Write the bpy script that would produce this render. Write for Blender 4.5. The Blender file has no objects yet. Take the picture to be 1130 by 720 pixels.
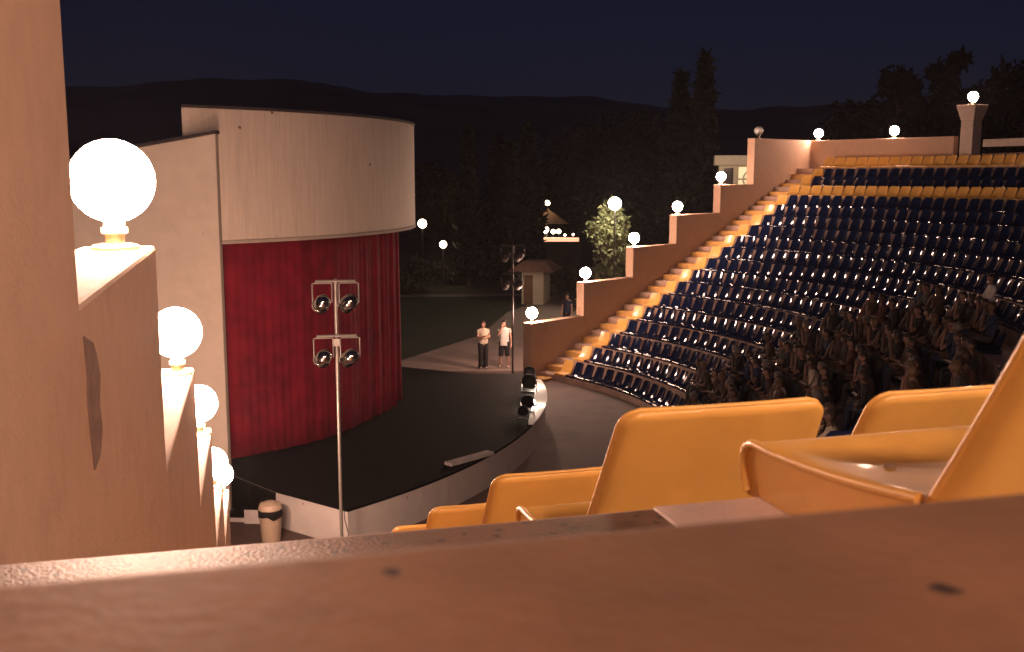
import bpy, bmesh, math, random
from math import sin, cos, pi, radians as R, hypot, atan2, degrees
from mathutils import Vector, Matrix
random.seed(7)
S = bpy.context.scene
COL = S.collection

# ------------------------------------------------------------------ helpers
def tag(o, label=None, cat=None, group=None, kind=None):
    if label: o['label'] = label
    if cat: o['category'] = cat
    if group: o['group'] = group
    if kind: o['kind'] = kind
    return o

def empty(name, loc=(0, 0, 0), rz=0.0, label=None, cat=None, group=None):
    o = bpy.data.objects.new(name, None)
    COL.objects.link(o)
    o.location = loc
    o.rotation_euler = (0, 0, rz)
    return tag(o, label, cat, group)

class MB:
    """collects geometry for ONE mesh object"""
    def __init__(s):
        s.v = []; s.f = []; s.m = []
    def add(s, vs, fs, mi=0, M=None):
        b = len(s.v)
        for p in vs:
            s.v.append(tuple(M @ Vector(p)) if M is not None else tuple(p))
        for f in fs:
            s.f.append([i + b for i in f]); s.m.append(mi)
    def box(s, lo, hi, mi=0, M=None):
        x0, y0, z0 = lo; x1, y1, z1 = hi
        s.add([(x0,y0,z0),(x1,y0,z0),(x1,y1,z0),(x0,y1,z0),(x0,y0,z1),(x1,y0,z1),(x1,y1,z1),(x0,y1,z1)],
              [(0,3,2,1),(4,5,6,7),(0,1,5,4),(1,2,6,5),(2,3,7,6),(3,0,4,7)], mi, M)
    def tube(s, pts, rad, n=10, mi=0, cap=True, M=None):
        pts = [Vector(p) for p in pts]
        rr = rad if isinstance(rad, (list, tuple)) else [rad]*len(pts)
        vs = []; fs = []
        up = None
        for i, p in enumerate(pts):
            d = (pts[min(i+1, len(pts)-1)] - pts[max(i-1, 0)])
            if d.length < 1e-9: d = Vector((0,0,1))
            d.normalize()
            if up is None:
                a = d.cross(Vector((1,0,0)) if abs(d.z) > .8 else Vector((0,0,1)))
            else:
                a = up - d*up.dot(d)
            if a.length < 1e-6: a = d.orthogonal()
            a.normalize(); up = a; b = d.cross(a)
            for j in range(n):
                t = 2*pi*j/n
                vs.append(p + (a*cos(t) + b*sin(t))*rr[i])
        for i in range(len(pts)-1):
            for j in range(n):
                k = (j+1) % n
                fs.append((i*n+j, i*n+k, (i+1)*n+k, (i+1)*n+j))
        if cap:
            fs.append(tuple(range(n))[::-1]); fs.append(tuple((len(pts)-1)*n+j for j in range(n)))
        s.add(vs, fs, mi, M)
    def lathe(s, prof, n=24, mi=0, M=None, cap=True):
        vs = []; fs = []
        for (r, z) in prof:
            for j in range(n):
                t = 2*pi*j/n
                vs.append((r*cos(t), r*sin(t), z))
        for i in range(len(prof)-1):
            for j in range(n):
                k = (j+1) % n
                fs.append((i*n+j, i*n+k, (i+1)*n+k, (i+1)*n+j))
        if cap:
            if prof[0][0] > 1e-4: fs.append(tuple(range(n))[::-1])
            if prof[-1][0] > 1e-4: fs.append(tuple((len(prof)-1)*n+j for j in range(n)))
        s.add(vs, fs, mi, M)
    def sphere(s, c, r, n=20, m=12, mi=0, sc=(1,1,1)):
        pr = [(max(1e-5, r*sin(pi*i/m)), -r*cos(pi*i/m)) for i in range(m+1)]
        M = Matrix.Translation(c) @ Matrix.Diagonal((sc[0], sc[1], sc[2], 1))
        s.lathe(pr, n, mi, M, cap=False)
    def prism(s, poly, z0, z1, mi=0, M=None):
        n = len(poly)
        vs = [(x, y, z0) for x, y in poly] + [(x, y, z1) for x, y in poly]
        fs = [tuple(range(n))[::-1], tuple(range(n, 2*n))]
        for i in range(n):
            j = (i+1) % n
            fs.append((i, j, n+j, n+i))
        s.add(vs, fs, mi, M)
    def mesh(s, name, smooth=False, bevel=0, seg=2, weld=False):
        me = bpy.data.meshes.new(name)
        me.from_pydata(s.v, [], s.f)
        me.polygons.foreach_set('material_index', s.m)
        bm = bmesh.new(); bm.from_mesh(me)
        if weld: bmesh.ops.remove_doubles(bm, verts=bm.verts, dist=1e-5)
        bmesh.ops.recalc_face_normals(bm, faces=bm.faces)
        if bevel:
            es = [e for e in bm.edges if len(e.link_faces) == 2 and e.calc_face_angle(0) > R(40)]
            bmesh.ops.bevel(bm, geom=es, offset=bevel, segments=seg, profile=.5, affect='EDGES', clamp_overlap=True)
        bm.to_mesh(me); bm.free()
        if smooth: smooth_by_angle(me, smooth if smooth is not True else 40)
        return me
    def build(s, name, mats, parent=None, smooth=False, bevel=0, seg=2, weld=False):
        return obj(name, s.mesh(name, smooth, bevel, seg, weld), mats, parent)

def smooth_by_angle(me, deg=40):
    me.polygons.foreach_set('use_smooth', [True]*len(me.polygons))
    try:
        me.set_sharp_from_angle(angle=R(deg))
    except Exception:
        pass

def obj(name, me, mats=None, parent=None):
    o = bpy.data.objects.new(name, me)
    COL.objects.link(o)
    if mats:
        if not isinstance(mats, (list, tuple)): mats = [mats]
        if len(me.materials) == 0:
            for m in mats: me.materials.append(m)
    if parent: o.parent = parent
    return o

def copy_tree(o, parent=None):
    c = o.copy(); COL.objects.link(c)
    if parent: c.parent = parent
    for ch in list(o.children): copy_tree(ch, c)
    return c

# ------------------------------------------------------------------ materials
def mat(name, col, rough=.7, var=.15, scale=6, bump=0., bscale=40, spec=.5, stretch=(1,1,1), metallic=0, coat=0, stain=None, stain_scale=2., stain_amt=.5):
    m = bpy.data.materials.new(name); m.use_nodes = True
    nt = m.node_tree; N = nt.nodes; L = nt.links
    b = N['Principled BSDF']
    b.inputs['Roughness'].default_value = rough
    b.inputs['Metallic'].default_value = metallic
    b.inputs['Specular IOR Level'].default_value = spec
    if coat: 
        b.inputs['Coat Weight'].default_value = coat; b.inputs['Coat Roughness'].default_value = .08
    tc = N.new('ShaderNodeTexCoord'); mp = N.new('ShaderNodeMapping')
    mp.inputs['Scale'].default_value = stretch
    L.new(tc.outputs['Object'], mp.inputs['Vector'])
    nz = N.new('ShaderNodeTexNoise'); nz.inputs['Scale'].default_value = scale; nz.inputs['Detail'].default_value = 6
    L.new(mp.outputs[0], nz.inputs['Vector'])
    cr = N.new('ShaderNodeValToRGB')
    a = [max(0, c*(1-var)) for c in col]; d = [min(1, c*(1+var)) for c in col]
    cr.color_ramp.elements[0].position = .3; cr.color_ramp.elements[1].position = .7
    cr.color_ramp.elements[0].color = (*a, 1); cr.color_ramp.elements[1].color = (*d, 1)
    L.new(nz.outputs['Fac'], cr.inputs['Fac'])
    out = cr.outputs['Color']
    if stain:
        n2 = N.new('ShaderNodeTexNoise'); n2.inputs['Scale'].default_value = stain_scale; n2.inputs['Detail'].default_value = 8
        n2.inputs['Roughness'].default_value = .7
        L.new(mp.outputs[0], n2.inputs['Vector'])
        r2 = N.new('ShaderNodeValToRGB')
        r2.color_ramp.elements[0].position = .52; r2.color_ramp.elements[1].position = .72
        r2.color_ramp.elements[0].color = (0,0,0,1); r2.color_ramp.elements[1].color = (stain_amt,)*3 + (1,)
        L.new(n2.outputs['Fac'], r2.inputs['Fac'])
        mx = N.new('ShaderNodeMix'); mx.data_type = 'RGBA'
        L.new(r2.outputs['Color'], mx.inputs[0]); L.new(out, mx.inputs[6]); mx.inputs[7].default_value = (*stain, 1)
        out = mx.outputs[2]
    L.new(out, b.inputs['Base Color'])
    if bump:
        n3 = N.new('ShaderNodeTexNoise'); n3.inputs['Scale'].default_value = bscale; n3.inputs['Detail'].default_value = 5
        L.new(mp.outputs[0], n3.inputs['Vector'])
        bp = N.new('ShaderNodeBump'); bp.inputs['Strength'].default_value = bump; bp.inputs['Distance'].default_value = .02
        L.new(n3.outputs['Fac'], bp.inputs['Height']); L.new(bp.outputs[0], b.inputs['Normal'])
    return m

def emit(name, col, strength):
    m = bpy.data.materials.new(name); m.use_nodes = True
    N = m.node_tree.nodes; b = N['Principled BSDF']
    b.inputs['Base Color'].default_value = (.8, .8, .8, 1)
    b.inputs['Emission Color'].default_value = (*col, 1)
    b.inputs['Emission Strength'].default_value = strength
    return m

WARM = (1, .605, .44)
GLOBE = 165
M = {}
M['globe'] = emit('lit_globe', WARM, GLOBE)
M['globe_off'] = mat('unlit_globe', (.75,.72,.68), .15, .03)
M['globe_far'] = emit('garden_globe', (1,.72,.42), 14)
M['globe_tree'] = emit('garden_globe_bright', (1,.85,.6), 130)
M['wall'] = mat('painted_wall', (.46,.31,.22), .8, .045, 9, .3, 60, stain=(.26,.165,.11), stain_scale=2.6, stain_amt=.32)
M['capital'] = mat('pale_concrete', (.55,.45,.38), .8, .1, 4, .2, 40)
M['step'] = mat('step_concrete', (.44,.31,.25), .75, .18, 5, .35, 50, stain=(.15,.1,.08), stain_scale=3, stain_amt=.5)
M['kerb'] = mat('worn_ledge_paint', (.15,.085,.052), .48, .3, 11, .28, 190, stain=(.10,.06,.045), stain_scale=14, stain_amt=.6)
M['ledge'] = mat('brown_ledge_paint', (.13,.068,.037), .72, .22, 8, .10, 120, stain=(.07,.035,.025), stain_scale=17, stain_amt=.45, spec=.2)
def add_chips(m, scale, size, col, dims='2D', dist=.016):
    nt = m.node_tree; N = nt.nodes; L = nt.links; b = N['Principled BSDF']
    src = b.inputs['Base Color'].links[0].from_socket
    tc = N.new('ShaderNodeTexCoord'); vo = N.new('ShaderNodeTexVoronoi'); vo.voronoi_dimensions = dims; vo.inputs['Scale'].default_value = scale
    nz = N.new('ShaderNodeTexNoise'); nz.inputs['Scale'].default_value = scale*6
    ad = N.new('ShaderNodeMix'); ad.data_type = 'VECTOR'; ad.inputs[0].default_value = dist
    L.new(tc.outputs['Object'], ad.inputs[4]); L.new(nz.outputs['Color'], ad.inputs[5]); L.new(tc.outputs['Object'], nz.inputs['Vector'])
    L.new(ad.outputs[1], vo.inputs['Vector'])
    rp = N.new('ShaderNodeValToRGB'); rp.color_ramp.elements[0].position = size; rp.color_ramp.elements[1].position = size*1.6
    rp.color_ramp.elements[0].color = (1,1,1,1); rp.color_ramp.elements[1].color = (0,0,0,1)
    L.new(vo.outputs['Distance'], rp.inputs['Fac'])
    mx = N.new('ShaderNodeMix'); mx.data_type = 'RGBA'
    L.new(rp.outputs['Color'], mx.inputs[0]); L.new(src, mx.inputs[6]); mx.inputs[7].default_value = (*col, 1)
    L.new(mx.outputs[2], b.inputs['Base Color'])
add_chips(M['ledge'], 9, .026, (.02,.01,.012))
add_chips(M['kerb'], 26, .10, (.05,.03,.025))
M['stair'] = mat('lamp_tinted_step', (.62,.35,.105), .7, .12, 5, .2, 50, stain=(.2,.1,.05), stain_scale=3, stain_amt=.5)  # concrete stairs, yellow-orange lamp light tinted into the colour
M['patch'] = mat('pale_screed', (.60,.46,.40), .6, .1, 9, .3, 70, stain=(.3,.22,.2), stain_scale=14, stain_amt=.4)
M['fascia'] = mat('board_marked_concrete', (.78,.66,.55), .75, .06, 9, .35, 16, stretch=(1.6,1.6,.12), stain=(.42,.33,.26), stain_scale=3.2, stain_amt=.3)
M['wing'] = mat('wing_render', (.74,.63,.52), .8, .05, 3, .12, 50, stain=(.4,.3,.25), stain_scale=1.2, stain_amt=.25)
M['roofdark'] = mat('roof_felt', (.05,.04,.045), .9)
M['curtain'] = mat('red_velvet', (.26,.008,.028), .85, .25, 2.5, .1, 80, spec=.2)
M['stagefloor'] = mat('black_stage', (.004,.0035,.0035), .85, .3, 4, spec=.12)
M['stagewall'] = mat('white_stage_wall', (.62,.56,.52), .75, .08, 4, .2, 30, stain=(.35,.28,.25), stain_scale=2, stain_amt=.4)
M['orch'] = mat('orchestra_paving', (.085,.050,.042), .75, .3, 1.2, .2, 30, stain=(.022,.012,.013), stain_scale=.5, stain_amt=.6)
M['ground'] = mat('earth', (.05,.042,.034), .95, .3, .4, .3, 8)
M['pave'] = mat('path_concrete', (.24,.175,.155), .8, .15, .8, .2, 20, stain=(.10,.07,.065), stain_scale=.4, stain_amt=.5)
M['lawn'] = mat('night_grass', (.02,.024,.011), .95, .4, 3, .5, 60)
M['hill'] = mat('wooded_hill', (.16,.14,.13), 1, .3, .02)
M['yellow'] = mat('yellow_plastic', (.70,.40,.10), .34, .09, 5, .04, 260, coat=.12, stain=(.48,.24,.06), stain_scale=9, stain_amt=.3)
M['yellow_rim'] = M['yellow']
M['blue'] = mat('blue_plastic', (.005,.011,.042), .10, .15, 3, spec=.6)
M['bolt'] = mat('bolt_cap', (.6,.55,.5), .2, .1)
M['steel'] = mat('galvanised_steel', (.36,.33,.30), .4, .1, 8, metallic=.6)
M['steel_dark'] = mat('dark_steel', (.06,.05,.05), .5, .1, metallic=.3)
M['chrome'] = mat('polished_can', (.62,.58,.54), .14, .25, 6, metallic=1)
M['lens'] = mat('lamp_glass', (.15,.14,.14), .08, .05, coat=.5)
M['brass'] = mat('lamp_fitting', (.42,.27,.17), .4, .15, metallic=.3)
M['bin'] = mat('beige_plastic', (.50,.38,.27), .5, .06)
M['black'] = mat('black_plastic', (.008,.007,.007), .8, spec=.15)
M['plank'] = mat('grey_board', (.42,.38,.36), .7)
M['leaf'] = mat('leaf', (.030,.028,.018), .7, .4, 1.5)
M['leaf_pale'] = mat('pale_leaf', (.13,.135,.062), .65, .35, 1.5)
M['leaf_dark'] = mat('cypress_leaf', (.005,.006,.004), .8, .4, 1.5)
M['bark'] = mat('bark', (.09,.06,.045), .9, .3, 8)
M['house'] = mat('cream_render', (.58,.52,.40), .8, .06)
M['tile'] = mat('roof_tile', (.16,.08,.06), .8, .2)
M['glass'] = mat('dark_pane', (.03,.03,.035), .1)
M['lit_window'] = emit('lit_window', (1,.8,.35), .35)
M['wood'] = mat('wood', (.18,.1,.06), .7, .2)

add_chips(M['fascia'], 1.9, .05, (.22,.15,.11), '3D', .05)
add_chips(M['wing'], 1.3, .035, (.25,.18,.13), '3D', .05)
add_chips(M['stagewall'], 2.5, .05, (.3,.24,.2), '3D', .05)

# ------------------------------------------------------------------ theatre frame
CX, CY = -6.412, 25.485
AX = -.2711                       # audience axis of the sector
PH = 1.0308                       # half angle of the seat blocks
TW, OW, WT = R(60.05), .74, .34   # radial parapets: angle, offset, thickness
def pol(r, a, z=0): return Vector((CX + r*cos(a), CY + r*sin(a), z))
def loc(s_, p_): return (CX + s_*cos(AX) - p_*sin(AX), CY + s_*sin(AX) + p_*cos(AX))   # along / across the axis
NR = 19
def rr(k): return 11.124 + .8933*(k-1)
def zz(k):
    if k == 0: return GZ
    if k == 18: return -.147
    return -6.432 + .374*(k-1) + (.0 if k < 18 else .03)
GZ = -6.62
def re(k): return rr(k) - .385      # front edge of a step

# ------------------------------------------------------------------ camera
cam = bpy.data.cameras.new('camera'); co = bpy.data.objects.new('camera', cam); COL.objects.link(co)
cam.sensor_width = 36; cam.lens = 1129/1130*36; cam.clip_start = .02; cam.clip_end = 6000
co.location = (0, 0, 0); PITCH = .1454
co.rotation_euler = (pi/2 - PITCH, 0, 0)
S.camera = co
cam.dof.use_dof = True; cam.dof.focus_distance = 8; cam.dof.aperture_fstop = 11
def px(P):
    x, y, z = P
    c, s = cos(PITCH), sin(PITCH)
    d = y*c - z*s; u = y*s + z*c
    if d <= 1e-6: return (-9999, -9999, d)
    return (565 + 1129*x/d, 360 - 1129*u/d, d)

# ------------------------------------------------------------------ terrain
def terrain():
    radii = [0,4,8,10,12,14,16,18,20,22,24,26,27.5,29,31,34,38,44,52,62,75,95,120,160,220,320,480,700]
    NA = 120
    mb = MB()
    vs = []
    def sm(x): x = max(0, min(1, x)); return x*x*(3-2*x)
    for r in radii:
        for j in range(NA):
            a = 2*pi*j/NA
            d = abs((a - AX + pi) % (2*pi) - pi)
            full = -7.0 + 7.2*sm((r-13)/14)
            msk = 1 - sm((degrees(d)-60)/16)
            side = -.95
            z = GZ - .03 + (full - GZ)*msk
            if d < TW + .1 and r < 28.6: z = min(z, -6.9 + .374*max(0, (r-11.5)/.8933) - .55)
            if r > 60: z += (r-60)*.004
            vs.append((CX + r*cos(a), CY + r*sin(a), z))
    fs = []
    for i in range(len(radii)-1):
        for j in range(NA):
            k = (j+1) % NA
            fs.append((i*NA+j, i*NA+k, (i+1)*NA+k, (i+1)*NA+j))
    mb.add(vs, fs)
    o = mb.build('ground', M['ground'], weld=True, smooth=60)
    tag(o, kind='structure')
terrain()

def hills():
    mb = MB(); vs = []; fs = []
    n = 220; rings = 9
    for i in range(n+1):
        az = R(-75 + 150*i/n)      # azimuth from +y to the right
        x = degrees(az)
        def ridge(x):
            prof = [(-75,40),(-40,60),(-22,76),(-16,86),(-12,87),(-7,76),(-3,74),(4,73),(8.5,63),(12,60),(15,62),(20,66),(30,60),(75,40)]
            for (a, b), (c, d) in zip(prof, prof[1:]):
                if a <= x <= c:
                    t = (x-a)/(c-a); t = t*t*(3-2*t)
                    return b + (d-b)*t
            return 40
        h = ridge(x) + .7*sin(x*1.9) + .4*sin(x*4.3+1) + random.uniform(-.3, .3)
        for j in range(rings):
            t = j/(rings-1)
            d = 560 + 440*t
            z = -9 + (h+9)*(sin(t*pi/2)**1.3)
            vs.append((d*sin(az), d*cos(az), z + random.uniform(-.2,.2)))
        vs.append((1300*sin(az), 1300*cos(az), -20))
    w = rings+1
    for i in range(n):
        for j in range(w-1):
            fs.append((i*w+j, (i+1)*w+j, (i+1)*w+j+1, i*w+j+1))
    mb.add(vs, fs)
    tag(mb.build('hills', M['hill'], smooth=60), kind='structure')
hills()

# orchestra floor, forecourt path and lawns
mb = MB()
pts = [(-9,18.0)] + [tuple(pol(re(1)+.3, AX - TW - .07 + (2*TW+.14)*i/80)[:2]) for i in range(81)] + [(1.2,34.5),(-9,34.5)]
mb.add([(x,y,GZ) for x,y in pts], [tuple(range(len(pts)))])
tag(mb.build('orchestra_floor', M['orch']), kind='structure')
mb = MB()
for poly in ([(-4.5,16.2),(-5.2,14),(-9.5,14.5),(-12,18.4),(-8.99,18.4),(-8.99,17.999)],):
    mb.add([(x,y,GZ-.002) for x,y in poly], [tuple(range(len(poly)))])
tag(mb.build('side_pavement', M['pave']), kind='structure')
mb = MB()
poly = [(-9,34.51),(1.25,34.51),(3.2,39),(4.6,46),(6.5,55),(9,66),(5.6,66),(2,56),(-.2,50),(-1.3,42.6),(-4.2,36.2),(-9,35.2)]
mb.add([(x,y,GZ) for x,y in poly], [tuple(range(len(poly)))])
tag(mb.build('forecourt_path', M['pave']), kind='structure')
mb = MB()
poly = [(-34,54.0),(-.6,56.6),(2,57.0),(2.1,58.2),(-.6,57.9),(-34,55.4)]
mb.add([(x,y,GZ+.004) for x,y in poly], [tuple(range(len(poly)))])
tag(mb.build('garden_path', M['pave']), kind='structure')
mb = MB()
poly = [(-9,35.4),(-4.25,36.4),(-1.4,42.7),(-.3,50),(1.8,55.8),(-34,53.4),(-34,35)]
mb.add([(x,y,GZ+.004) for x,y in poly], [tuple(range(len(poly)))])
tag(mb.build('lawn', M['lawn']), kind='structure')

# ------------------------------------------------------------------ stepped terrace
def endang(r): return TW + (OW - .02)/r
def ring(mb, r0, r1, z0, z1, a0f, a1f, n, mi=0):
    """solid ring sector"""
    vs = []; fs = []
    for i in range(n+1):
        t = i/n
        for (r, z) in ((r0, z0), (r0, z1), (r1, z1), (r1, z0)):
            a = a0f(r) + (a1f(r) - a0f(r))*t
            vs.append(tuple(pol(r, a, z)))
    for i in range(n):
        for j in range(4):
            k = (j+1) % 4
            fs.append((4*i+j, 4*i+k, 4*(i+1)+k, 4*(i+1)+j))
    fs.append((0,1,2,3)); fs.append((4*n+3,4*n+2,4*n+1,4*n))
    mb.add(vs, fs, mi)
mb = MB()
for k in range(1, NR+1):
    r1 = re(k+1) if k < NR else 28.2
    if k == 17: r1 = 25.9
    r0 = re(k) if k != 18 else 25.9
    ring(mb, r0, r1, zz(k)-1.1, zz(k), lambda r: AX - endang(r), lambda r: AX + endang(r), 120)
o = mb.build('seating_terrace', M['step'], bevel=0)
tag(o, 'stepped concrete terrace rising in curved tiers under the blue seats', 'terrace')

# aisle stairs along both parapets (a half step in front of every tier)
def stairs(side, ks, label):
    mb = MB()
    for k in ks:
        z0 = zz(k-1); z1 = (zz(k-1) + zz(k))/2
        r1 = re(k) - .003; r0 = r1 - .44
        def wa(r): return AX + side*(TW + (OW - WT/2 - .004)/r)
        def ia(r): return AX + side*(PH + .05/r)
        f0, f1 = (ia, wa) if side > 0 else (wa, ia)
        ring(mb, r0, r1, z0 - .25 if k > 1 else z0 - .02, z1, f0, f1, 2)
    o = mb.build('aisle_stairs', M['stair'], bevel=.012, seg=1)
    tag(o, label, 'stairs')
stairs(1, range(1, NR+1), 'concrete aisle stairs climbing beside the far stepped parapet wall')
stairs(-1, range(1, 17), 'concrete aisle stairs descending beside the near parapet wall on the left')

# near foreground: worn ledge paint on the two tiers next to the camera
def slab(name, r0, r1, z, th, a0, a1, m, n=24, bevel=.012):
    mb = MB(); ring(mb, r0, r1, z-th, z, lambda r: a0, lambda r: a1, n)
    return mb.build(name, m, bevel=bevel, seg=3, smooth=50)
a_cam = AX - TW
o = slab('concrete_ledge', 25.885, 27.3, -.143, .5, AX-TW-.0215, AX-TW+.32, M['ledge'], 60, .02)
tag(o, 'worn brown painted concrete ledge right in front at the bottom edge', 'ledge')
o = slab('concrete_step', 25.028, 25.883, -.446, .36, AX-TW-.0223, AX-PH+.06, M['kerb'], 40, .012)
tag(o, 'rough worn step with chipped glossy edge at the foot of the left wall', 'step')

# ------------------------------------------------------------------ parapet walls
RHO = [10.64, 13.29, 15.94, 18.51, 21.34, 23.95]
ZC = [-4.78, -3.62, -2.53, -1.44, -.33, 1.54]
START = [10.40, 13.02, 15.68, 18.25, 21.08, 23.42]
def zc(side, i): return -3.86 if side < 0 and i == 1 else ZC[i]
def wall_frame(side):
    a = AX + side*TW
    u = Vector((cos(a), sin(a), 0)); n = Vector((-sin(a)*side, cos(a)*side, 0))
    return u, n
def wall_pt(side, rho, off, z):
    u, n = wall_frame(side)
    return Vector((CX, CY, 0)) + u*rho + n*off + Vector((0,0,z))
def parapet(side, label):
    prof = [(START[0], -7.3)]
    for i in range(6):
        prof.append((START[i], zc(side, i))); prof.append((START[i+1] if i < 5 else 28.2, zc(side, i)))
    prof.append((28.2, -1.6)); prof.append((24, -3.2)); prof.append((18, -5.2))
    mb = MB(); n = len(prof)
    vs = [tuple(wall_pt(side, r, OW-WT/2, z)) for r, z in prof] + [tuple(wall_pt(side, r, OW+WT/2, z)) for r, z in prof]
    fs = [tuple(range(n)), tuple(range(n, 2*n))[::-1]]
    for i in range(n):
        j = (i+1) % n; fs.append((i, j, n+j, n+i))
    mb.add(vs, fs)
    me = mb.mesh('parapet_wall', False, 0)
    bm = bmesh.new(); bm.from_mesh(me)
    bmesh.ops.triangulate(bm, faces=[f for f in bm.faces if len(f.verts) > 4])
    es = [e for e in bm.edges if len(e.link_faces) == 2 and e.calc_face_angle(0) > R(40)]
    bmesh.ops.bevel(bm, geom=es, offset=.018, segments=2, profile=.5, affect='EDGES', clamp_overlap=True)
    bm.to_mesh(me); bm.free()
    o = obj('parapet_wall', me, M['wall'])
    tag(o, label, 'wall')
    return o
pw = parapet(1, 'brown stepped parapet wall with globe lamps climbing beside the far seats')
pn = parapet(-1, 'tall brown stepped parapet wall running down along the left edge')
# darker mortar repair on the near wall
mb = MB()
strip = [(23.40,-.42),(23.38,-.52),(23.40,-.60),(23.38,-.70),(23.35,-.80),(23.24,-.79),(23.17,-.73),(23.19,-.65),(23.15,-.57),(23.20,-.50),(23.25,-.46),(23.33,-.44)]
n = len(strip)
vs = [tuple(wall_pt(-1, r, OW-WT/2-.004, z)) for r, z in strip] + [tuple(wall_pt(-1, r, OW-WT/2+.004, z)) for r, z in strip]
mb.add(vs, [tuple(range(n)), tuple(range(n, 2*n))[::-1]] + [(i, (i+1) % n, n+(i+1) % n, n+i) for i in range(n)])
mb.build('mortar_patch', mat('mortar', (.20,.13,.11), .95, .25, 14, .6, 40), pn)

# ------------------------------------------------------------------ globe lamps
def globe_lamp(lit=True, r=.185):
    root = empty('globe_lamp')
    b = MB(); b.lathe([(.105,0),(.105,.016),(.095,.024),(.06,.03)], 24); b.build('base_plate', M['brass'], root, smooth=40)
    nmb = MB(); nmb.lathe([(.042,.028),(.042,.07),(.058,.075),(.058,.10),(.046,.105),(.046,.135)], 20); nmb.build('neck', M['brass'], root, smooth=40)
    g = MB(); g.sphere((0,0,.13+r*.97), r, 28, 18)
    g.build('globe', M['globe'] if lit else M['globe_off'], root, smooth=180)
    return root
proto = globe_lamp()
proto_off = globe_lamp(False)
first = [True]
def place_lamp(P, label, lit=True, group='globe lamps on the theatre walls'):
    if lit:
        if first[0]: o = proto; first[0] = False
        else: o = copy_tree(proto)
    else: o = proto_off
    o.location = P; o.rotation_euler.z = random.uniform(0, 6)
    tag(o, label, 'lamp', group)
    return o
ordn = ['lowest step', 'second step up', 'third step up', 'fourth step up', 'fifth step up', 'top section']
for i in range(6):
    place_lamp(wall_pt(1, RHO[i], OW, ZC[i]),
               ('lit white globe lamp on the %s of the far parapet wall' if i < 5 else 'small unlit globe lamp on the %s of the far parapet wall') % ordn[i], i < 5)
nl = [None, 'fourth lit globe lamp down the left wall, nearly hidden behind the third', 'third lit globe lamp along the left wall, small and partly hidden',
      'second nearest lit globe lamp on the left wall', 'largest and nearest lit globe lamp at the upper left']
nl[0] = 'smallest lit globe lamp, lowest at the foot of the left parapet wall'
for i in (4, 3, 2, 1, 0):
    place_lamp(wall_pt(-1, RHO[i], OW - (.02 if i == 4 else .065), zc(-1, i)), nl[i])

# ------------------------------------------------------------------ back wall, column, rail
RB = 27.9
def ray_circle(xpix, r):
    t = (xpix-565)/1129
    # point (t*d, d)
    A = t*t+1; B = -2*(t*CX + CY); Cc = CX*CX+CY*CY-r*r
    d = (-B + math.sqrt(B*B-4*A*Cc))/(2*A)
    return atan2(d-CY, t*d-CX), d
a_col, d_col = ray_circle(1063, RB+.15)
mb = MB()
ring(mb, RB, RB+.3, -1.2, 1.54, lambda r: a_col+.022, lambda r: AX+TW+(OW-WT/2-.004)/r, 30)
tag(mb.build('back_wall', M['wall'], bevel=.015), 'brown rear wall behind the top row between the corner and the pillar', 'wall')
mb = MB()
ring(mb, RB+.02, RB+.28, -1.2, .86, lambda r: AX-.25, lambda r: a_col-.022, 40)
tag(mb.build('low_wall', M['wall'], bevel=.015), 'low brown rear wall right of the tall pillar', 'wall')
mb = MB()
ring(mb, RB+.04, RB+.26, 1.10, 1.38, lambda r: AX-.25, lambda r: a_col-.022, 40)
for i in range(5):
    P = pol(RB+.15, a_col-.09-.11*i)
    mb.box((P.x-.06,P.y-.06,.85),(P.x+.06,P.y+.06,1.11))
tag(mb.build('beam_rail', M['capital'], bevel=.01), 'pale concrete beam rail on short posts above the low rear wall', 'railing')
def column(a, label):
    root = empty('concrete_pillar', pol(RB+.15, a, -1.2), a, label, 'pillar')
    b = MB(); 
    def sq(w, z): return [(-w,-w,z),(w,-w,z),(w,w,z),(-w,w,z)]
    vs = sq(.275,0)+sq(.265,3.3); b.add(vs, [(0,3,2,1),(4,5,6,7)]+[(i,(i+1)%4,4+(i+1)%4,4+i) for i in range(4)])
    b.build('shaft', M['capital'], root, bevel=.02)
    c = MB(); vs = sq(.267,3.302)+sq(.40,3.8)+sq(.40,3.9)
    c.add(vs, [(0,3,2,1),(8,9,10,11)]+[(i,(i+1)%4,4+(i+1)%4,4+i) for i in range(4)]+[(4+i,4+(i+1)%4,8+(i+1)%4,8+i) for i in range(4)])
    c.build('capital', M['capital'], root, bevel=.015)
    return root
column(a_col, 'tall brown pillar with flared capital standing behind the top row')
place_lamp(pol(RB+.15, a_col, 2.7), 'lit globe lamp on top of the tall flared pillar')
for xp, lb in ((898.5,'lit globe lamp on the rear wall at its corner'), (980,'lit globe lamp on the rear wall midway to the pillar')):
    a, d = ray_circle(xp, RB+.15)
    if xp < 900: a = AX + TW + .30/28
    place_lamp(pol(RB+.15, a, 1.54), lb)
# mirrored unseen wall and pillar; extra wall lamps added to brighten the seat backs
mb = MB()
ring(mb, RB, RB+.3, -1.2, 1.54, lambda r: AX-TW-(OW-WT/2-.004)/r, lambda r: 2*AX-a_col-.022, 30)
tag(mb.build('back_wall', M['wall'], bevel=.015), 'brown rear wall behind the near end of the top tier', 'wall')
column(2*AX-a_col, 'tall flared pillar on the near part of the rear wall')
place_lamp(pol(RB+.15, 2*AX-a_col, 2.7), 'lit globe lamp on the near flared pillar')
for da, wh in ((.015, 'at the corner'), (.085, 'second from the corner'), (.165, 'third from the corner'), (.25, 'next to the pillar')):
    place_lamp(pol(RB+.15, AX-TW+da, 1.54), 'unseen fill globe lamp on the near rear wall, %s' % wh)

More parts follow.
